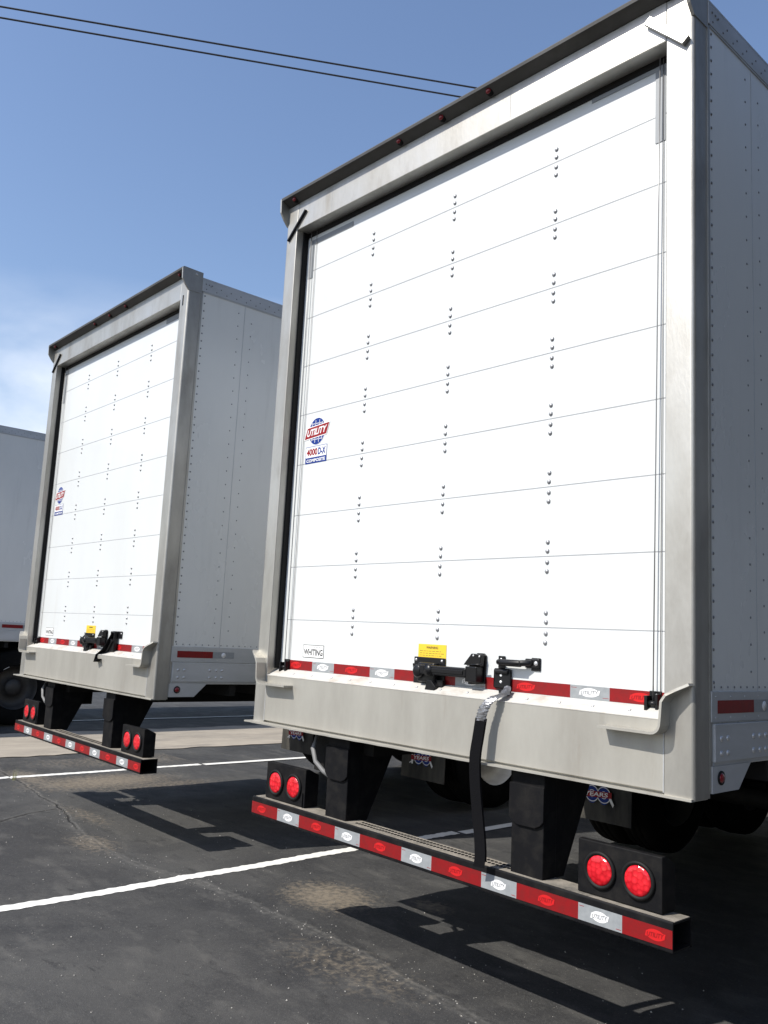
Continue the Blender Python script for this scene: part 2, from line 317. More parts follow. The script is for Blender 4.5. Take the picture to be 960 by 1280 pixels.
CONC = mat('concrete', (.34, .30, .245), .85, 0, (.26, .23, .19), 3, (1, .3, 1), .5, 70); layer(CONC, (.16, .145, .13), 2.2, .52, .7, (1, .3, 1), .7); layer(CONC, (.40, .35, .28), 5, .5, .7, (1, .5, 1), .5)
def ribbon_z(off): return lambda X, Y: hgt(X, Y)*0+off
def strip(name, x0, x1, y0, y1, z, m, jit=.03, step=.12, sl=0.):
    n = int((y1-y0)/step); vs = []; fs = []
    for i in range(n+1):
        yy = y0+(y1-y0)*i/n; o_ = sl*(yy-y0); vs += [(x0+o_+random.uniform(-jit, jit), yy, z), (x1+o_+random.uniform(-jit, jit), yy, z)]
    for i in range(n): fs.append((2*i, 2*i+1, 2*i+3, 2*i+2))
    s_ = M(); s_.add(vs, fs, m); o = s_.build(name); tag(o, kind='structure'); return o
strip('concrete_strip', -7.95, -5.95, -30, 40, -.004, CONC, .05, .15)
PAINT = mat('white_road_paint', (.78, .77, .73), .6, 0, (.66, .65, .61), 9, (1, .5, 1), .3, 120)
tt = PAINT.node_tree; pb = tt.nodes['Principled BSDF']
# worn spots where the asphalt shows through the paint
cc = tt.nodes.new('ShaderNodeTexCoord'); nn = tt.nodes.new('ShaderNodeTexNoise'); nn.inputs['Scale'].default_value = 38; nn.inputs['Detail'].default_value = 8; nn.inputs['Roughness'].default_value = .72; tt.links.new(cc.outputs['Object'], nn.inputs['Vector'])
rr_ = tt.nodes.new('ShaderNodeMapRange'); rr_.inputs[1].default_value = .665; rr_.inputs[2].default_value = .70; tt.links.new(nn.outputs[0], rr_.inputs[0])
xx_ = tt.nodes.new('ShaderNodeMix'); xx_.data_type = 'RGBA'; tt.links.new(pb.inputs['Base Color'].links[0].from_socket, xx_.inputs['A']); xx_.inputs['B'].default_value = (.07, .07, .07, 1); tt.links.new(rr_.outputs[0], xx_.inputs['Factor']); tt.links.new(xx_.outputs['Result'], pb.inputs['Base Color'])
def line_near(xc, w, y0, y1):
    def zf(X, Y): return crack_z(X, Y)+.0025
    o = grid('parking_line', xc-w/2, xc+w/2, y0, y1, .0095, zf, PAINT)
    co = o.data.vertices
    for q in co:
        if abs(abs(q.co.x-xc)-w/2) < .006: q.co.x += .004*math.sin(q.co.y*41)+.003*math.sin(q.co.y*97)
    tag(o, kind='structure')
line_near(-.77, .10, -1.65, 2.55); line_near(-4.66, .10, -1.65, 2.55); line_near(3.12, .10, -1.65, 2.55)
for xc in (-.77, -4.66, 3.12):
    strip('parking_line', xc-.05, xc+.05, 2.55, 16.5, -.004, PAINT, .003, .3)
strip('parking_line', -9.35, -9.25, -6, 16.5, -.004, PAINT, .003, .3)
# grit
gs = M(); STN = mat('pale_grit', (.42, .40, .36), .8, 0, (.12, .115, .11), 30, fac=(.4, .6))
for i in range(1500):
    if i % 3: gx, gy = random.uniform(-5, 3.9), random.uniform(-1.6, 1.2)
    else:
        L = CRACKS[0]; k = random.randrange(3, len(L)-2); u_ = random.random(); gx = L[k][0]*(1-u_)+L[k+1][0]*u_+random.gauss(0, .05); gy = L[k][1]*(1-u_)+L[k+1][1]*u_+random.gauss(0, .07)
    if not (-5.5 < gx < 4.1 and -1.65 < gy < 2.5): continue
    rr = random.choice((.0015, .002, .002, .0025, .003, .004, .0055)) ; z_ = float(hgt(np.array(gx), np.array(gy)))+rr*.4
    pts = [(gx+rr*random.uniform(.7, 1.2)*a, gy+rr*random.uniform(.7, 1.2)*b_, z_+rr*random.uniform(.6, 1)*c_) for a, b_, c_ in ((1, 0, 0), (0, 1, 0), (-1, 0, 0), (0, -1, 0), (0, 0, 1), (0, 0, -1))]
    gs.add(pts, [(0, 1, 4), (1, 2, 4), (2, 3, 4), (3, 0, 4), (1, 0, 5), (2, 1, 5), (3, 2, 5), (0, 3, 5)], STN)
tag(gs.build('grit'), 'pale grit scattered over the worn asphalt', 'grit', kind='stuff')

# ------------------------------------------------------------------ trailer
W = 2.59; ZB, ZS = 1.018, 1.271; DD = .083; DP = .107; JL, JR = .1056, 2.4774; HB = 3.849
RB, RT, PBZ, TB, LB = 3.9215, 4.012, 1.376, 1.270, 1.136; LEN = 16.15
SEAMS = [3.6027-.2897*i for i in range(8)]
def mark(m_, cx, cz, w, h, y, red, ink=True):
    """oval maker's mark printed on reflective film"""
    mm = OVR if red else OVW
    m_.disc((cx, cz), w/2, h/2, mm, y)
    m_.quad([(cx-w*.56, y-.0003, cz-h*.30), (cx+w*.50, y-.0003, cz-h*.22), (cx+w*.56, y-.0003, cz+h*.30), (cx-w*.50, y-.0003, cz+h*.22)], mm)
    m_.text('UTILITY', cx, cz, w*.90, h*.40, TR if red else INKG, y-.0008, shear=.25, rot=-.06, bold=.015)
def film(parent, segs, y, z0, z1, ow, oh, markon=True):
    for (a, b_, c_) in segs:
        s_ = M(); s_.box(a, b_, y-.0012, y, z0, z1, TR if c_ == 'r' else TW)
        if markon: mark(s_, (a+b_)/2, (z0+z1)/2, ow, oh, y-.0018, c_ == 'r')
        if c_ == 'w': s_.box(a+.004, a+.03, y-.0016, y-.0012, z1-.010, z1-.0085, DR); s_.box(b_-.03, b_-.004, y-.0016, y-.0012, z0+.0085, z0+.010, DR)
        s_.build('reflective_strip', parent)

def trailer(label, kind):
    main = kind == 'near'
    root = bpy.data.objects.new('semi_trailer', None); COL.objects.link(root)
    tag(root, label, 'semi trailer', 'white semi trailers parked side by side')
    # ---- body
    s = M(); s.box(W-.03, W, DP, LEN, 1.12, RT-.004, WALL)
    # skin joints, rivets
    for y_ in [.135]: 
        z_ = PBZ+.03
        while z_ < RB-.02: s.dome((W, y_, z_), '+x', .0062, RIV, .6, 6); z_ += .0565
    yj = .425
    k = 0
    while yj < 15.5:
        for q, off in ((yj, 0), (yj+.115, .05)):
            z_ = PBZ+.07+off
            if k < 4:
                while z_ < RB-.05: s.dome((W, q, z_), '+x', .0052, RIV, .5, 6); z_ += .10
        s.box(W, W+.0012, yj+.050, yj+.054, PBZ, RB, RAIL)
        yj += 1.22 if k else .94; k += 1
    y_ = .14
    while y_ < 5:
        s.dome((W, y_, PBZ+.014), '+x', .0048, RIV, .5, 6); y_ += .05
    s.build('side_wall', root)
    s = M(); s.box(0, .03, DP, LEN, 1.12, RT-.004, WALL); s.box(-.004, 0, DP, LEN, PBZ-.02, PBZ, RAIL); s.build('side_wall', root)
    s = M(); s.box(.03, W-.03, LEN-.05, LEN, 1.12, RT-.004, WALL); s.build('front_wall', root)
    s = M(); s.box(.012, W-.012, DP, LEN-.01, RT-.003, RT+.012, WALL); s.build('roof', root)
    for xa, xb, sg in ((W, W+.006, 1), (-.006, 0, -1)):
        s = M(); s.box(xa, xb, DP, LEN, RB, RT, RAIL, .0015); s.box(min(xa, xb), max(xa, xb)+.0, DP, LEN, RT+.0005, RT+.01, RAIL)
        s.box(W-.004 if sg > 0 else -.004, W+.004 if sg > 0 else .004, DP, LEN, RB-.008, RB-.001, RAIL)
        if sg > 0:
            y_ = .14
            while y_ < 6:
                s.dome((W+.006, y_, RB+.022), '+x', .005, RIV, .5, 6)
                s.dome((W+.006, y_+.035, RB+.052), '+x', .005, RIV, .5, 6)
                y_ += .085
            for q in (.135, .16, .185): s.dome((W+.006, q, RB+.06), '+x', .006, RIV, .5, 6)
        s.build('top_rail', root)
        s = M(); s.box(W+.0005 if sg > 0 else -.008, W+.008 if sg > 0 else -.0005, DP, LEN, TB+.0005, PBZ, RAIL, .002)
        s.box(W-.001 if sg > 0 else -.014, W+.014 if sg > 0 else .001, DP+.012, LEN, LB, TB-.004, RAIL, .003)
        s.box(W-.03 if sg > 0 else -.006, W+.006 if sg > 0 else .03, DP+.02, LEN, LB-.012, LB-.001, RAIL)
        if sg > 0:
            y_ = .135
            while y_ < 6:
                s.dome((W+.008, y_, PBZ-.018), '+x', .004, RIVL, .6, 6); s.dome((W+.008, y_, TB+.016), '+x', .004, RIVL, .6, 6); y_ += .05 if y_ > 3 else .11
            for q0 in [(.162, .209), (.408, .46, .507), (.80, .85, .90), (1.25, 1.30, 1.35), (1.8, 1.85, 1.9), (2.4, 2.45, 2.5), (3., 3.05, 3.1)]:
                for q in q0:
                    for zz in (1.216, 1.166): s.dome((W+.014, q, zz), '+x', .0105, RIVL, .6, 10)
        rail = s.build('bottom_rail', root)
        if sg > 0:
            for i in range(9):
                ya = .148+i*1.45
                u = M(); u.box(W+.008, W+.0095, ya, ya+.277, 1.300, 1.345, TR); u.build('reflective_strip', rail)
                u = M(); u.box(W+.008, W+.0095, ya+.278, ya+.45, 1.300, 1.345, TW)
                u.lathe((W+.0096, ya+.364, 1.322), 'x', [(0, .018), (.0004, .018), (.0004, 0)], OVW, 16); u.build('reflective_strip', rail)
            u = M(); u.lathe((W+.0095, .166, 1.083), 'x', [(0, .024), (.004, .024), (.005, .018)], GROM, 18); u.lathe((W+.0095, .166, 1.083), 'x', [(.003, .017), (.008, .014), (.010, .006), (.010, 0)], CLIP, 14)
            s = M(); s.prism([(DP+.001, ZB+.016), (.30, 1.035), (.395, LB-.0125), (DP+.001, LB-.0125)], 'x', W-.02, W+.0095, RAIL); gu = s.build('rail_gusset', root)
            u.build('marker_light', gu)
        else:
            s = M(); s.prism([(DP+.001, ZB+.016), (.30, 1.035), (.395, LB-.0125), (DP+.001, LB-.0125)], 'x', -.0095, .02, RAIL); s.build('rail_gusset', root)
    # ---- rear frame
    s = M(); bv = .012
    def post(x0, x1, outer):
        bm = bmesh.new(); bmesh.ops.create_cube(bm, size=1)
        for q in bm.verts: q.co = ((x0+x1)/2+q.co.x*(x1-x0), DP/2+q.co.y*DP, (ZB+RT-.0)/2+q.co.z*(RT-ZB))
        e = [e_ for e_ in bm.edges if abs(e_.verts[0].co.z-e_.verts[1].co.z) > 1 and abs(e_.verts[0].co.x-outer) < 1e-4 and e_.verts[0].co.y < .001]
        bmesh.ops.bevel(bm, geom=e, offset=.016, segments=5, affect='EDGES', profile=.5)
        e = [e_ for e_ in bm.edges if abs(e_.verts[0].co.z-e_.verts[1].co.z) > 1 and abs(e_.verts[0].co.x-outer) > .05 and e_.verts[0].co.y < .001]
        bmesh.ops.bevel(bm, geom=e, offset=.004, segments=2, affect='EDGES', profile=.5)
        p_ = M(); p_.addbm(bm, FR)
        xa, xb = (x0-.003, x0+.010) if outer == x0 else (x1-.010, x1+.003)
        p_.prism([(.001, 3.900), (-.030, 3.935), (-.054, 3.972), (-.058, 4.054), (-.048, 4.062), (DP, 4.058), (DP, 3.90)], 'x', xa, xb, FR)
        if outer == x1: p_.box(x1-.02, x1+.004, DP-.004, DP+.010, ZB+.02, RT-.01, FR); p_.dome((x1+.003, .055, 4.03), '+x', .009, RIVL, .7, 10)
        return p_
    p_ = post(0, JL, 0.); p_.box(JL, JL+.010, .048, DD-.001, 1.31, HB-.002, GROM); pl = p_.build('corner_post', root); p_ = post(JR, W, W)
    pr = p_.build('corner_post', root)
    s = M(); s.box(JL, JR, 0.0015, DP, HB, 4.018, FR, .004)
    s.box(JL+.001, JR-.001, DD-.006, DD-.001, HB-.030, HB-.001, GROM)          # rubber seal over the curtain
    for xx, w2 in ((.42, .002), (1.7, .003)): s.box(xx, xx+w2, .0008, .002, HB+.01, 4.01, SEAM)
    header = s.build('header', root)
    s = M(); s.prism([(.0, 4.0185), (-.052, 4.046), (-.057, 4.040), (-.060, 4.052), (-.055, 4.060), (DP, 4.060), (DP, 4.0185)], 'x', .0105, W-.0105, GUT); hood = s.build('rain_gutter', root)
    for xx in (.10, .991, 1.292, 1.593, W-.10):
        u = M(); n0 = Vector((0, -.04, -.06)).normalized()
        u.lathe((xx, -.022, 4.033), 'y', [(.012, .018), (-.006, .018), (-.008, .015)], GROM, 16)
        u.lathe((xx, -.022, 4.033), 'y', [(-.007, .015), (-.015, .013), (-.019, .007), (-.020, 0)], CLIP, 16); u.build('clearance_light', hood)
    # sill
    s = M(); s.box(JL-.001, JR+.001, .0015, .02, ZB+.012, ZS, SILL, .003)
    s.box(JL, JR, .02, DP, ZB, ZS-.02, SILL)
    s.prism([(.004, ZS-.006), (.012, ZS+.003), (DD-.012, 1.306), (DD+.02, 1.306), (DD+.02, ZS-.02), (.01, ZS-.02)], 'x', JL+.0005, JR-.0005, STRIP)
    s.box(JL, JR, .000, .014, ZS-.002, ZS+.0025, STRIP, .001)
    for i in range(14):
        xx = .30+i*.155+random.uniform(-.01, .01); u_ = .5
        s.lathe((xx, .045, ZS+.016), 'y', [(0, .006), (-.012, .0055), (-.013, 0)], RIVL, 8)
    for xx in (JL-.0005, JR-.003): s.box(xx, xx+.0035, .0002, .003, ZB+.01, ZS, RAIL)       # weld seam
    sill = s.build('rear_sill', root)
    s = M(); vs = []
    n = 60; top = []; bot = []
    for i in range(n+1):
        xx = -.005+(W-.0)*(i/n); dy = -.050+.004*math.sin(i*1.7)+random.uniform(-.0015, .0015); dy = dy if i < 10 else dy*max(.25, 1-(i-10)/60)
        top.append((xx, dy))
    s.prism([(q[0], q[1]) for q in top]+[(W-.005, .10), (-.005, .10)], 'z', ZB-.004, ZB+.004, SILL); s.build('sill_lip', sill)
    for sg in (0, 1):
        X = (lambda a: a) if sg else (lambda a: W-a)
        path = [(X(2.245), 1.226)]+[(X(2.46+.034*math.sin(a)), 1.26-.034*math.cos(a)) for a in (0, .35, .7, 1.05, 1.4)]+[(X(2.497), 1.29), (X(2.500), 1.335), (X(2.515), 1.358), (X(2.545), 1.376), (X(2.586), 1.398)]
        th = .0045; L_ = []; R_ = []
        for i, q in enumerate(path):
            a = Vector(path[max(i-1, 0)]); b_ = Vector(path[min(i+1, len(path)-1)]); d = (b_-a).normalized(); nn_ = Vector((-d.y, d.x)); L_.append(Vector(q)+nn_*th); R_.append(Vector(q)-nn_*th)
        bm = bmesh.new(); dep = [(-.062 if i > 0 else -.056) for i in range(len(path))]
        for i in range(len(path)-3, len(path)): dep[i] = (-.060, -.050, -.032)[i-len(path)+3]
        A = [[bm.verts.new((q.x, yy, q.y)) for q in (l_, r_) for yy in (.0, d_)] for l_, r_, d_ in zip(L_, R_, dep)]
        for a, b_ in zip(A[:-1], A[1:]):
            for i, j in ((0, 1), (1, 3), (3, 2), (2, 0)): bm.faces.new((a[i], a[j], b_[j], b_[i]))
        bm.faces.new((A[0][0], A[0][1], A[0][3], A[0][2])); bm.faces.new((A[-1][0], A[-1][2], A[-1][3], A[-1][1]))
        bmesh.ops.recalc_face_normals(bm, faces=bm.faces[:]); u = M(); u.addbm(bm, SILL); u.build('guide_hook', root)
    # small bars at the header corners
    u = M(); d = Vector((.16, 0, .147)).normalized(); a = Vector((.030, 0, 3.80)); e = Vector((.190, 0, 3.945)); nn_ = Vector((-d.z, 0, d.x))*.004
    u.add([a-nn_+Vector((0, yy, 0)) for yy in (0, -.014)]+[a+nn_+Vector((0, yy, 0)) for yy in (0, -.014)]+[e-nn_+Vector((0, yy, 0)) for yy in (0, -.014)]+[e+nn_+Vector((0, yy, 0)) for yy in (0, -.014)],
          [(0, 1, 3, 2), (4, 6, 7, 5), (0, 4, 5, 1), (2, 3, 7, 6), (1, 5, 7, 3), (0, 2, 6, 4)], BLK); u.build('corner_bar', header)
    if main:
        u = M(); T = Matrix.Translation((2.485, -.012, 3.880)) @ Matrix.Rotation(.80, 4, 'Y') @ Matrix.Rotation(-.12, 4, 'X')
        u.box(-.118, .118, -.009, .009, -.018, .018, FR, .002, T=T); u.build('corner_bar', header)
    else:
        u = M(); u.box(2.515, 2.527, -.003, .001, 3.80, 3.875, BLK); u.build('latch_slot', pr)
    # ---- roll-up door
    s = M(); zs = [3.86]+SEAMS+[1.300]
    for i, (a, b_) in enumerate(zip(zs[:-1], zs[1:])):
        s.box(JL+.004, JR-.004, DD, DD+.028, b_+.0020, a-.0020, DOOR, .0012, 1)
        if i: s.box(JL+.004, JR-.004, DD+.0012, DD+.02, a-.0022, a+.0022, SEAM)
    for xx in (.7049, 1.3007, 1.9057):
        for z_ in SEAMS:
            for dz in (.060, .023, -.023, -.060): s.dome((xx+random.uniform(-.001, .001), DD, z_+dz), '-y', .0102, RIVD, .62, 10)
    s.box(JL+.004, JL+.045, DD-.0015, DD-.0002, 1.31, 3.80, DOOR); s.box(JL+.0452, JL+.0475, DD-.0012, DD-.0001, 1.31, 3.80, SEAM)
    s.box(JR-.030, JR-.0285, DD-.0012, DD-.0001, 1.31, 3.80, SEAM)
    door = s.build('roll_up_door', root)
    s = M()
    if main:
        s.box(JL+.03, .525, DD-.003, DD-.0016, 3.765, 3.795, GREYP); s.box(JL+.028, JL+.072, DD-.003, DD-.0016, 3.56, 3.7645, GREYP); s.build('corner_patch', door)
        s = M(); s.box(2.085, JR-.05, DD-.003, DD-.0016, 3.80, 3.838, GREYP); s.box(JR-.092, JR-.048, DD-.003, DD-.0016, 3.49, 3.7995, GREYP); s.build('corner_patch', door)
    else:
        s.box(JL+.03, JL+.07, DD-.003, DD-.0016, 3.50, 3.78, GREYP); s.build('corner_patch', door)
        s = M(); s.box(2.12, JR-.02, DD-.003, DD-.0016, 3.78, 3.82, GREYP); s.build('corner_patch', door)
    # door film
    film(door, [(.118, .398, 'r'), (.398, .578, 'w'), (.578, .855, 'r'), (.855, 1.03, 'w'), (1.03, 1.423, 'r'), (1.423, 1.597, 'w'), (1.597, 2.031, 'r'), (2.031, 2.208, 'w'), (2.208, JR-.006, 'r')], DD-.0002, 1.309, 1.359, .085, .034)
    # globe emblem
    s = M(); cx, cz = .312, 2.622; y = DD-.0008
    s.disc((cx, cz), .078, .078, WH, y); s.disc((cx, cz), .073, .076, DB, y-.0004)
    for k in (-.6, -.2, .25, .62):
        s.quad([(cx+k*.073-.0018, y-.0008, cz-.066*math.sqrt(1-k*k)), (cx+k*.073+.0018, y-.0008, cz-.066*math.sqrt(1-k*k)), (cx+k*.073*1.05+.0018, y-.0008, cz+.066*math.sqrt(1-k*k)), (cx+k*.073*1.05-.0018, y-.0008, cz+.066*math.sqrt(1-k*k))], OVW)
    for k in (-.62, .62):
        h_ = .066*math.sqrt(1-k*k); s.quad([(cx-h_, y-.0008, cz+k*.073-.0016), (cx+h_, y-.0008, cz+k*.073-.0016), (cx+h_, y-.0008, cz+k*.073+.0016), (cx-h_, y-.0008, cz+k*.073+.0016)], OVW)
    def para(w, h, mm, yy, tl=.07): s.quad([(cx-w/2-h*.18, yy, cz-h/2-w*tl/2), (cx+w/2-h*.18, yy, cz-h/2+w*tl/2), (cx+w/2+h*.18, yy, cz+h/2+w*tl/2), (cx-w/2+h*.18, yy, cz+h/2-w*tl/2)], mm)
    para(.200, .072, OVW, y-.0012); para(.191, .062, DR, y-.0016); s.text('UTILITY', cx, cz, .168, .038, OVW, y-.0022, shear=.35, rot=-.07, bold=.03); s.build('globe_emblem', door)
    s = M(); a, b_, c_, d_ = .222, .410, 2.442, 2.538
    s.box(a, b_, y-.0006, y, c_, d_, DB); s.box(a+.003, b_-.003, y-.001, y-.0006, c_+.034, d_-.003, OVW)
    s.text('4000', a+.058, c_+.064, .095, .040, DR, y-.0014, bold=.04); s.text('D-X', b_-.043, c_+.064, .066, .040, DB, y-.0014, bold=.04); s.text('COMPOSITE', (a+b_)/2, c_+.016, .165, .018, OVW, y-.0012, bold=.03); s.build('model_plate', door)
    s = M(); a, b_, c_, d_ = .312, .487, 1.379, 1.446
    s.box(a, b_, y-.0006, y, c_, d_, INK); s.box(a+.003, b_-.003, y-.001, y-.0006, c_+.003, d_-.003, WH)
    s.text('WHITING', (a+b_)/2, c_+.029, .160, .034, INK, y-.0014, bold=.03)
    for k in range(9): s.box(a+.03+k*.013, a+.038+k*.013, y-.0013, y-.001, d_-.013, d_-.009, INKG)
    s.build('maker_plate', door)
    s = M(); a, b_, c_, d_ = 1.185, 1.362, 1.395, 1.484
    s.box(a, b_, y-.0008, y, c_, d_, YEL); s.text('WARNING', (a+b_)/2, d_-.015, .075, .012, INK, y-.0012, bold=.02)
    for r_ in range(4):
        xx = a+.01
        while xx < b_-.03:
            w_ = random.uniform(.006, .02); s.box(xx, xx+w_, y-.0011, y-.0008, d_-.032-r_*.010, d_-.030-r_*.010, INK); xx += w_+.005
    s.build('warning_label', door)
    # cables + bottom clips
    for xx, dx in ((2.398, .0), (.176, 0)):
        s = M(); s.tube([(xx+(.004 if xx > 1 else -.003)*k, DD-.018, 1.325+k*(3.84-1.325)/4) for k in range(5)], .0024, CABLE, 6)
        s.tube([(xx+.022, DD-.006, 1.33), (xx+.024, DD-.006, 3.84)], .0016, CABLE, 6); s.build('lift_cable', door)
        s = M(); s.box(xx-.022, xx+.026, DD-.006, DD-.0018, 1.292, 1.362, BLK, .0015); s.box(xx-.026, xx-.014, DD-.036, DD-.002, 1.292, 1.345, BLK, .0015); s.box(xx+.014, xx+.024, DD-.030, DD-.002, 1.298, 1.352, BLK, .0015)
        s.lathe((xx, DD-.022, 1.318), 'x', [(-.018, 0), (-.018, .010), (.018, .010), (.018, 0)], BLK, 12); s.dome((xx+.006, DD-.0065, 1.348), '-y', .005, RIVL); s.dome((xx-.010, DD-.0065, 1.300), '-y', .005, RIVL); s.build('cable_anchor', door)
    # lock
    s = M(); s.box(1.168, 1.362, DD-.010, DD-.0015, 1.283, 1.425, BLK, .003)
    for q in ((1.182, 1.412), (1.345, 1.412), (1.182, 1.297), (1.262, 1.293)): s.dome((q[0], DD-.010, q[1]), '-y', .0065, RIVL)
    s.box(1.225, 1.33, DD-.045, DD-.010, 1.315, 1.402, BLK, .008); s.lathe((1.238, DD-.05, 1.362), 'y', [(.02, .030), (-.006, .030), (-.012, .022), (-.012, 0)], BLK, 18)
    s.box(1.205, 1.222, DD-.05, DD-.01, 1.352, 1.385, RIVL, .003); s.tube([(1.190, DD-.03, 1.372), (1.205, DD-.05, 1.392), (1.222, DD-.045, 1.360), (1.205, DD-.04, 1.345)], .004, BLK, 6)
    s.prism([(1.285, 1.275), (1.345, 1.262), (1.352, 1.30), (1.325, 1.325), (1.30, 1.325)], 'y', DD-.055, DD-.030, BLK, .002); s.box(1.275, 1.375, DD-.062, DD-.012, 1.263, 1.276, BLK, .002)
    s.box(1.278, 1.372, DD-.030, DD-.010, 1.276, 1.33, BLK, .003)
    lk = s.build('door_lock', door)
    s = M(); s.box(1.25, 1.535, DD-.062, DD-.036, 1.350, 1.392, BLK, .006); s.box(1.30, 1.52, DD-.066, DD-.060, 1.362, 1.380, BLK, .002); s.lathe((1.31, DD-.055, 1.371), 'y', [(.0, .026), (-.012, .026), (-.014, 0)], BLK, 16); s.build('lock_lever', lk)
    s = M(); s.prism([(1.505, 1.322), (1.600, 1.330), (1.603, 1.448), (1.59, 1.458), (1.553, 1.458), (1.520, 1.42), (1.508, 1.40)], 'y', DD-.010, DD-.0015, BLK, .0015)
    s.box(1.528, 1.592, DD-.058, DD-.010, 1.335, 1.400, BLK, .004); s.prism([(1.50, 1.405), (1.545, 1.455), (1.60, 1.452), (1.595, 1.402)], 'y', DD-.040, DD-.012, BLK, .003); s.tube([(1.53, DD-.045, 1.405), (1.615, DD-.045, 1.412)], .004, BLK, 6)
    for q in ((1.558, 1.446), (1.592, 1.444)): s.dome((q[0], DD-.0405, q[1]), '-y', .005, RIVL)
    s.build('lock_keeper', lk)
    # handle
    if main:
        s = M()
        for a, b_ in ((1.668, 1.704), (1.842, 1.888)): s.box(a, b_, DD-.006, DD-.0015, 1.400, 1.452, BLK, .002)
        s.tube([(1.686, DD-.004, 1.428), (1.692, DD-.030, 1.427), (1.72, DD-.040, 1.426), (1.80, DD-.038, 1.427), (1.835, DD-.022, 1.430), (1.852, DD-.005, 1.431)], .0125, BLK, 12)
        s.box(1.70, 1.815, DD-.046, DD-.030, 1.412, 1.440, BLK, .005)
        s.box(1.815, 1.885, DD-.014, DD-.004, 1.410, 1.448, BLK, .004); s.dome((1.872, DD-.015, 1.430), '-y', .010, RIVL); s.dome((1.684, DD-.0065, 1.438), '-y', .006, RIVL); s.build('pull_handle', door)
        s = M(); s.box(1.650, 1.742, DD-.014, DD-.002, 1.318, 1.400, BLK, .009); s.box(1.660, 1.732, DD-.024, DD-.014, 1.378, 1.396, BLK, .006)
        for z_ in (1.345, 1.372): s.dome((1.692, DD-.0142, z_), '-y', .0065, OVW)
        s.box(1.70, 1.748, DD-.038, DD-.012, 1.300, 1.318, BLK, .003); s.prism([(1.69, 1.318), (1.752, 1.278), (1.752, 1.318)], 'y', DD-.04, DD-.03, BLK); sp = s.build('strap_bracket', door)
        # hanging strap
        P = [(1.742, DD-.028, 1.330), (1.752, .02, 1.300), (1.742, -.028, 1.286), (1.722, -.048, 1.262), (1.705, -.056, 1.225), (1.698, -.058, 1.19)]
        P2 = [(1.698, -.058, 1.20), (1.690, -.062, 1.13), (1.680, -.066, 1.04), (1.686, -.064, .93), (1.700, -.060, .82), (1.715, -.060, .73), (1.722, -.062, .665), (1.718, -.064, .628)]
        def sm(P, k=4):
            out = []
            for i in range(len(P)-1):
                p0, p1, p2, p3 = [Vector(P[max(0, min(len(P)-1, j))]) for j in (i-1, i, i+1, i+2)]
                for q in range(k): u_ = q/k; out.append(.5*((2*p1)+(-p0+p2)*u_+(2*p0-5*p1+4*p2-p3)*u_*u_+(-p0+3*p1-3*p2+p3)*u_**3))
            return out+[Vector(P[-1])]
        s = M(); wd = Vector((1, .22, 0)).normalized(); s.band(sm(P2), .047, .004, BLKPL, wd); s.band([q+Vector((.004, .006, 0)) for q in sm(P2)][:-3], .042, .003, BLKPL, wd); st = s.build('pull_strap', door)
        s = M(); pp = sm(P, 6)
        s2 = M(); vs_ = []
        n = len(pp)
        for i, q in enumerate(pp):
            d = (pp[min(i+1, n-1)]-pp[max(i-1, 0)]).normalized(); nn_ = d.cross(wd).normalized(); w_ = .021+.005*math.sin(i*1.3)**2
            if i < 6: w_ *= .55+.08*i
            for k in range(10):
                th = 2*PI*k/10; j_ = random.uniform(-.002, .002); vs_.append(q+wd*((w_+j_)*math.cos(th))+nn_*((.003+abs(j_)*.7)*math.sin(th)))
        fs_ = [(i*10+k, i*10+(k+1) % 10, (i+1)*10+(k+1) % 10, (i+1)*10+k) for i in range(n-1) for k in range(10)]+[tuple(range(10))[::-1], tuple((n-1)*10+k for k in range(10))]
        s2.add(vs_, fs_, DUCT); s2.build('tape_wrap', st)
    else:
        s = M(); s.box(1.70, 1.86, DD-.008, DD-.0015, 1.400, 1.452, BLK, .003); s.box(1.73, 1.80, DD-.04, DD-.008, 1.30, 1.45, BLK, .006)
        s.band([(1.78, DD-.03, 1.44), (1.76, DD-.05, 1.38), (1.70, DD-.06, 1.31), (1.62, DD-.07, 1.27), (1.66, DD-.10, 1.22), (1.72, DD-.10, 1.24)], .05, .006, BLKPL, Vector((.3, -1, 0)).normalized())
        s.prism([(1.62, 1.25), (1.66, 1.24), (1.80, 1.38), (1.76, 1.41)], 'y', DD-.055, DD-.03, BLK, .003); s.dome((1.85, DD-.008, 1.435), '-y', .007, RIVL); s.build('pull_handle', door)
    # ---- rear underrun guard
    x0, x1, y0, y1, z0, z1 = .0702, 2.5198, -.0112, .1105, .5221, .6174; tk = .006
    tilt = lambda xx: (2.52-xx)*.0045
    s = M(); 
    s.box(x0, x1, y0, y0+tk, z0, z1, DARK, .0028); s.box(x0, x1, y1-tk, y1, z0, z1, DARK); s.box(x0, x1, y0+tk-.003, y1-tk+.003, z0+.0005, z0+tk, DARK)
    s.box(x0, x1, y0+tk-.003, y1-tk+.003, z1-tk, z1-.0005, DARK); s.box(x0+.004, x1-.004, y0+.018, y1-.004, z1-.0006, z1+.0012, DUST)
    s.box(x0, x1, y0+.0015, y0+.009, z1-.002, z1+.0025, BLK, .002)
    for k in range(2):
        for i in range(46):
            xx = .86+i*.0205+(.010 if k else 0)
            s.lathe((xx, .045+.032*k, z1+.0012), 'z', [(0, .0078), (.0026, .0065), (.0026, .0045), (.0002, .0045), (.0002, 0)], DARK, 8, False)
    s.v = [(a, b_, c_+tilt(a)) for a, b_, c_ in s.v]; bar = s.build('bumper_bar', root)
    b5 = [.0725, .303, .487, .770, .951, 1.229, 1.412, 1.690, 1.868, 2.150, 2.330, 2.5185]
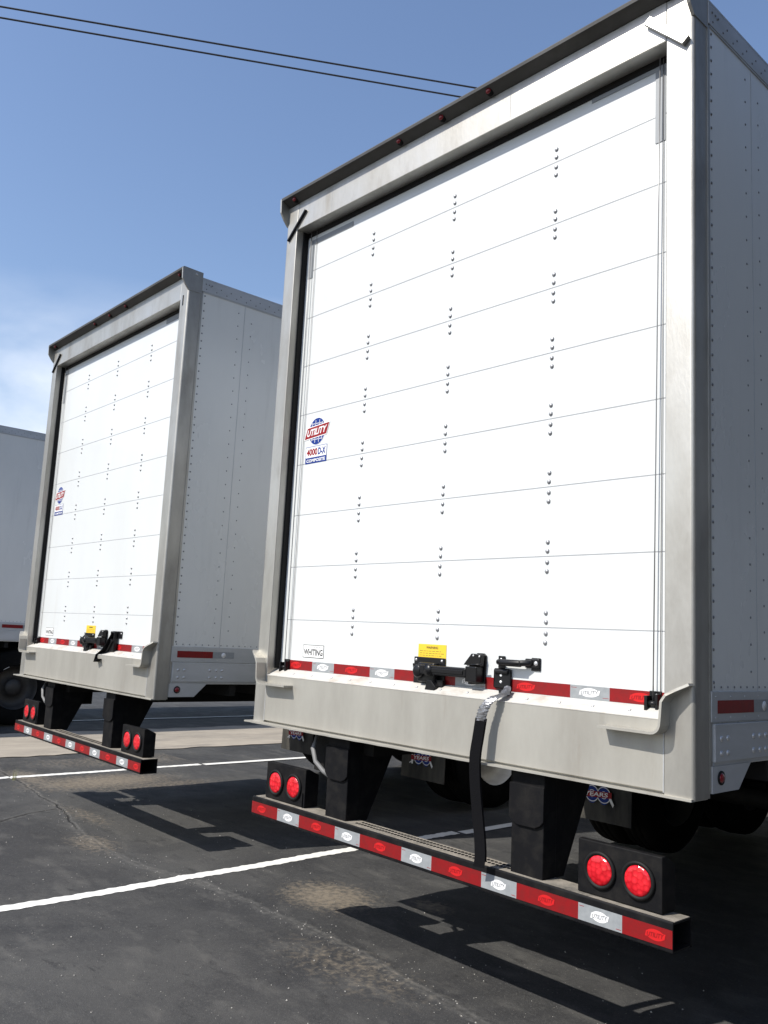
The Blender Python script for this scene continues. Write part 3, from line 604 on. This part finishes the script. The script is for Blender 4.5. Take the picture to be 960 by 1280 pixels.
    for i in range(11):
        red = i % 2 == 0; s = M(); y = y0-.0006
        s.box(b5[i], b5[i+1], y-.001, y, .536, .594, TR if red else TW)
        cm = (b5[i]+b5[i+1])/2
        if i == 10: cm = b5[i+1]-.062
        if i == 0: cm = b5[0]+.09
        mark(s, cm, .565, .068, .036, y-.0016, red)
        if not red: s.box(b5[i]+.004, b5[i]+.024, y-.0014, y-.001, .584, .586, DR); s.box(b5[i+1]-.024, b5[i+1]-.004, y-.0014, y-.001, .543, .545, DR)
        s.v = [(a, b_, c_+tilt(a)) for a, b_, c_ in s.v]; s.build('reflective_strip', bar)
    for c_ in (.725, 1.885):
        s = M(); a, b_ = c_-.078, c_+.078
        s.box(a, b_, .022, .105, z1+.001, ZB-.004, DARK, .004)
        s.prism([(a-.006, .835), (a+.010, .818), (a+.035, .806), (b_-.035, .806), (b_-.010, .818), (b_+.006, .835), (b_+.006, .962), (a-.006, .962)], 'y', .010, .022, DARK, .0015)
        s.prism([(.104, z1+.002), (.16, z1+.002), (.36, ZB-.004), (.104, ZB-.004)], 'x', a+.002, a+.012, DARK); s.prism([(.104, z1+.002), (.16, z1+.002), (.36, ZB-.004), (.104, ZB-.004)], 'x', b_-.012, b_-.002, DARK)
        s.prism([(.150, z1+.006), (.164, z1+.006), (.365, ZB-.004), (.350, ZB-.004)], 'x', a+.012, b_-.012, DARK)
        s.build('bumper_post', root)
    for xa, xb in ((.44, .645),):
        s = M(); s.box(xa, xb, .10, .42, .812, ZB-.004, UNDER, .004); s.build('mounting_box', root)
    # tail light boxes
    for xa, xb, cs in ((.132, .470, (.222, .377)), (2.118, 2.458, (2.213, 2.368))):
        s = M(); fx = .028; zt = .806+tilt(xa); zb = z1+.003+tilt(xa)
        s.prism([(fx, zb), (fx, zt), (.05, zt+.002), (.115, zt-.03), (.115, zb)], 'x', xa, xb, DARK, .003)
        s.box(xb-.02, xb-.012, fx-.006, fx, zb, zb+.07, DARK, .001) if xa < 1 else None
        bx = s.build('tail_light_box', root)
        for c_ in cs:
            cc_ = (c_, fx, .712+tilt(xa)*.6); s = M(); s.lathe(cc_, 'y', [(.004, .0), (.004, .066), (-.006, .066), (-.011, .062), (-.011, .055), (-.006, .052), (-.005, .0)], GROM, 36); gl = s.build('light_grommet', bx)
            s = M(); s.lathe(cc_, 'y', [(-.0055, .0515), (-.0085, .050), (-.0105, .040), (-.0125, .02), (-.013, 0)], LENS, 36)
            s.build('tail_light', gl)
    # wiring hose looping behind the sill
    s = M(); s.tube([(.53, .20, 1.02), (.50, .06, .99), (.505, .035, .93), (.54, .03, .87), (.60, .035, .83), (.66, .05, .80)], .012, mat('grey_hose_%s' % kind, (.16, .16, .16), .6), 10); s.build('cable_hose', root)
    # ---- underside
    s = M(); s.box(.03, W-.03, DP+.01, LEN-.05, 1.115, 1.135, UNDER)
    y_ = .3
    while y_ < LEN-.3: s.box(.03, W-.03, y_, y_+.05, 1.035, 1.1145, UNDER); y_ += .305
    for xx in (.76, 1.72): s.box(xx, xx+.11, .12, 8.5, .93, 1.034, UNDER)
    s.build('floor_frame', root)
    s = M()
    for yc in (3.53, 4.78):
        s.lathe((.3, yc, .51), 'x', [(0, 0), (0, .065), (2.0, .065), (2.0, 0)], UNDER, 14)
        for xx in (.62, 1.87): s.box(xx, xx+.10, yc-.45, yc+.45, .60, .68, UNDER, .01); s.lathe((xx+.05, yc+.25, .68), 'z', [(0, .12), (.12, .14), (.24, .12), (.25, 0)], UNDER, 14)
    for xx in (.62, 1.86): s.box(xx, xx+.11, 2.75, 5.6, .80, .928, UNDER)
    s.box(.1, .15, 2.82, 2.86, .94, .99, UNDER); s.box(.05, W-.05, 2.83, 2.86, .985, 1.03, UNDER); s.build('axle_bogie', root)
    for yc in (3.53, 4.78):
        for xo, fl in ((.03, -1), (.345, 0), (W-.03-.275, 0), (W-.03, 1)):
            cx_ = {-1: .03, 0: xo, 1: W-.305}[fl] if fl != 0 else (.33 if xo < 1 else W-.605)
            s = M(); pr_ = [(0, .30), (.0, .42), (.018, .475), (.04, .50), (.085, .505), (.087, .493), (.093, .493), (.095, .507), (.135, .508), (.137, .495), (.143, .495), (.145, .507), (.185, .505), (.187, .493), (.193, .493), (.195, .505), (.235, .50), (.257, .475), (.275, .42), (.275, .30)]
            s.lathe((cx_, yc, .506), 'x', pr_, TIRE, 56); wh = s.build('wheel', root)
            if fl == 1: p2 = [(.272, .292), (.262, .285), (.20, .272), (.13, .262), (.10, .20), (.115, .12), (.16, .11), (.19, .10), (.20, 0)]
            elif fl == -1: p2 = [(.003, .292), (.013, .285), (.075, .272), (.145, .262), (.175, .20), (.16, .12), (.115, .11), (.085, .10), (.075, 0)]
            else: p2 = [(.01, .30), (.03, .27), (.24, .27), (.265, .30)]
            s = M(); s.lathe((cx_, yc, .506), 'x', p2, RIMM if not main else RIMD, 40)
            s.build('rim', wh)
    for sg in (0, 1):
        s = M(); xa = .05 if not sg else W-.61; xb = xa+.56; yy = 2.84
        bm = bmesh.new(); n = 8
        vs_ = []; fs_ = []
        for k in range(n+1):
            z_ = .985-(.985-.262)*k/n; o_ = .02*math.sin(k/n*2.2)
            vs_ += [(xa, yy+o_, z_), (xb, yy+o_*.8, z_), (xb, yy+o_*.8+.008, z_), (xa, yy+o_+.008, z_)]
        for k in range(n):
            for a, b_ in ((0, 1), (1, 2), (2, 3), (3, 0)): fs_.append((k*4+a, k*4+b_, k*4+4+b_, k*4+4+a))
        fs_ += [(0, 3, 2, 1), (n*4, n*4+1, n*4+2, n*4+3)]; bm.free(); s.add(vs_, fs_, FLAP)
        s.box(xa, xb, yy-.004, yy+.016, .95, .985, UNDER); fl_ = s.build('mud_flap', root)
        s = M(); c_ = (xa+xb)/2; y = yy-.004
        def ring(cx_, cz_, r0, r1, mm, yy_, sg_=28):
            s.add([(cx_+rr*math.cos(2*PI*k/sg_), yy_, cz_+rr*math.sin(2*PI*k/sg_)) for rr in (r0, r1) for k in range(sg_)], [(k, (k+1) % sg_, sg_+(k+1) % sg_, sg_+k) for k in range(sg_)], mm)
        ring(c_+.0, .70, .085, .092, OVW, y); s.disc((c_, .70), .084, .084, DB, y)
        s.text('UTILITY', c_, .70, .24, .055, OVW, y-.002, shear=.3, rot=-.07)
        s.quad([(c_-.15, y-.001, .664), (c_+.13, y-.001, .684), (c_+.15, y-.001, .740), (c_-.13, y-.001, .720)], DR)
        for cx_ in (-.035, .065): s.disc((c_+cx_, .455), .048, .068, DB, y, 28); ring(c_+cx_, .455, .052, .058, OVW, y-.0004); ring(c_+cx_, .455, .022, .027, OVW, y-.0004)
        s.box(c_-.125, c_-.105, y-.001, y, .39, .52, OVW)
        s.quad([(c_-.13, y-.0012, .425), (c_+.13, y-.0012, .44), (c_+.13, y-.0012, .482), (c_-.13, y-.0012, .467)], DR); s.text('YEARS', c_, .454, .20, .030, OVW, y-.002, shear=.2, rot=-.05, bold=.02)
        s.quad([(c_+.10, y, .44), (c_+.14, y, .38), (c_+.15, y, .40), (c_+.12, y, .45)], OVW); s.quad([(c_-.10, y, .43), (c_-.15, y, .40), (c_-.15, y, .39), (c_-.10, y, .415)], OVW)
        s.build('anniversary_emblem', fl_)
    s = M()
    for xx in (.65, 1.82):
        s.box(xx, xx+.12, 12.0, 12.12, .10, 1.05, DARK, .005); s.box(xx-.06, xx+.18, 11.94, 12.18, 0.0, .05, DARK, .01); s.box(xx+.03, xx+.09, 12.03, 12.09, .05, .10, DARK)
    s.box(.77, 1.82, 12.04, 12.08, .55, .61, DARK); s.build('landing_gear', root)
    return root

A = trailer('nearest white roll-up-door trailer, with a black strap taped to its door hanging over the bumper', 'near')
B = trailer('middle white trailer, smaller in view, its rear door shown whole and without a hanging strap', 'far')
B.location = (-3.9038, .1576, 0); B.rotation_euler = (0, 0, -.024)
C = copy_tree(B); C['label'] = 'third trailer at the left edge, only its grey shaded side wall and dark wheels showing'
C.location = (-8.8-W*1.06, -3.10, 0); C.rotation_euler = (0, 0, -.01); C.scale = (1.06, 1.06, 1.06)
_dr = None
for w_ in C.children:
    for r_ in w_.children:
        if r_.name.startswith('rim'): r_.data = r_.data.copy(); r_.data.materials[0] = RIMD

# ------------------------------------------------------------------ unseen block added on the right to cut sky light, mirrored in side skin
SID = mat('blocker_dark_siding', (.060, .064, .07), .6, .0, (.045, .048, .052), 2, (1, 1, .3)); DCK = mat('blocker_pale_panel', (.42, .44, .46), .5, 0, (.36, .38, .40), 3)
wr = bpy.data.objects.new('added_sky_blocker', None); COL.objects.link(wr); wr.location = (7.0, 0, 0)
tag(wr, 'added unseen dark block with pale panels, cutting sky light on the near trailer', 'light blocker')
s = M(); s.box(0, 14, -2, 45, 0, 9.4, SID); k = -2.
while k < 45: s.box(-.04, 0, k, k+.10, 0, 9.4, SID); k += .30
s.build('wall', wr); s = M(); s.box(-.25, 14.2, -2.2, 45.2, 9.41, 9.6, DCK); s.build('roof', wr)  # shell and cap of the added light blocker
for k in range(6):
    s = M(); s.box(-.07, -.041, 3+k*6.5, 6+k*6.5, .8, 3.9, DCK)
    for j in range(1, 5): s.box(-.075, -.07, 3+k*6.5, 6+k*6.5, .8+j*.62, .82+j*.62, SEAM)
    s.build('blocker_panel', wr)  # pale panels added on the blocker for the side skin to mirror
# ------------------------------------------------------------------ overhead wires
WIRE = mat('black_wire', (.012, .012, .014), .6)
camp = Vector((4.0656, -2.7999, 1.5))
for (a, b_, lab) in ((Vector((-6.574, .0237, 9.0)), Vector((-3.36, 5.21, 9.0)), 'upper of the two thin black overhead wires crossing the sky'), (Vector((-6.78, .095, 9.0)), Vector((-3.645, 5.215, 9.0)), 'lower of the two thin black overhead wires crossing the sky')):
    d = b_-a; s = M(); pts = []
    for k in range(-40, 61):
        u_ = k/4; q = a+d*u_; q.z += .0009*((u_-.5)*d.length)**2*.25 - .0; pts.append(q)
    s.tube(pts, .0115, WIRE, 6); tag(s.build('power_line'), lab, 'overhead wire', 'overhead wires crossing the sky')
# ------------------------------------------------------------------ weed in the crack
GR = mat('dry_green_blade', (.10, .13, .035), .6, 0, (.22, .20, .07), 12)
s = M()
for k in range(16):
    th = random.uniform(0, 2*PI); l_ = random.uniform(.04, .15); bx_, by_ = -4.50+random.gauss(0, .02), .45+random.gauss(0, .015); ln = random.uniform(.1, .5); ww = .0022
    p = [(bx_+math.cos(th)*ln*l_*(u_**1.6), by_+math.sin(th)*ln*l_*(u_**1.6), -.003+l_*u_) for u_ in (0, .35, .7, 1)]
    n_ = (-math.sin(th)*ww, math.cos(th)*ww); vs_ = []
    for i, q in enumerate(p):
        k_ = 1-i/3.3; vs_ += [(q[0]-n_[0]*k_, q[1]-n_[1]*k_, q[2]), (q[0]+n_[0]*k_, q[1]+n_[1]*k_, q[2])]
    s.add(vs_, [(0, 1, 3, 2), (2, 3, 5, 4), (4, 5, 7, 6)], GR)
tag(s.build('weed'), 'small tuft of thin green weed growing from the asphalt crack', 'weed')
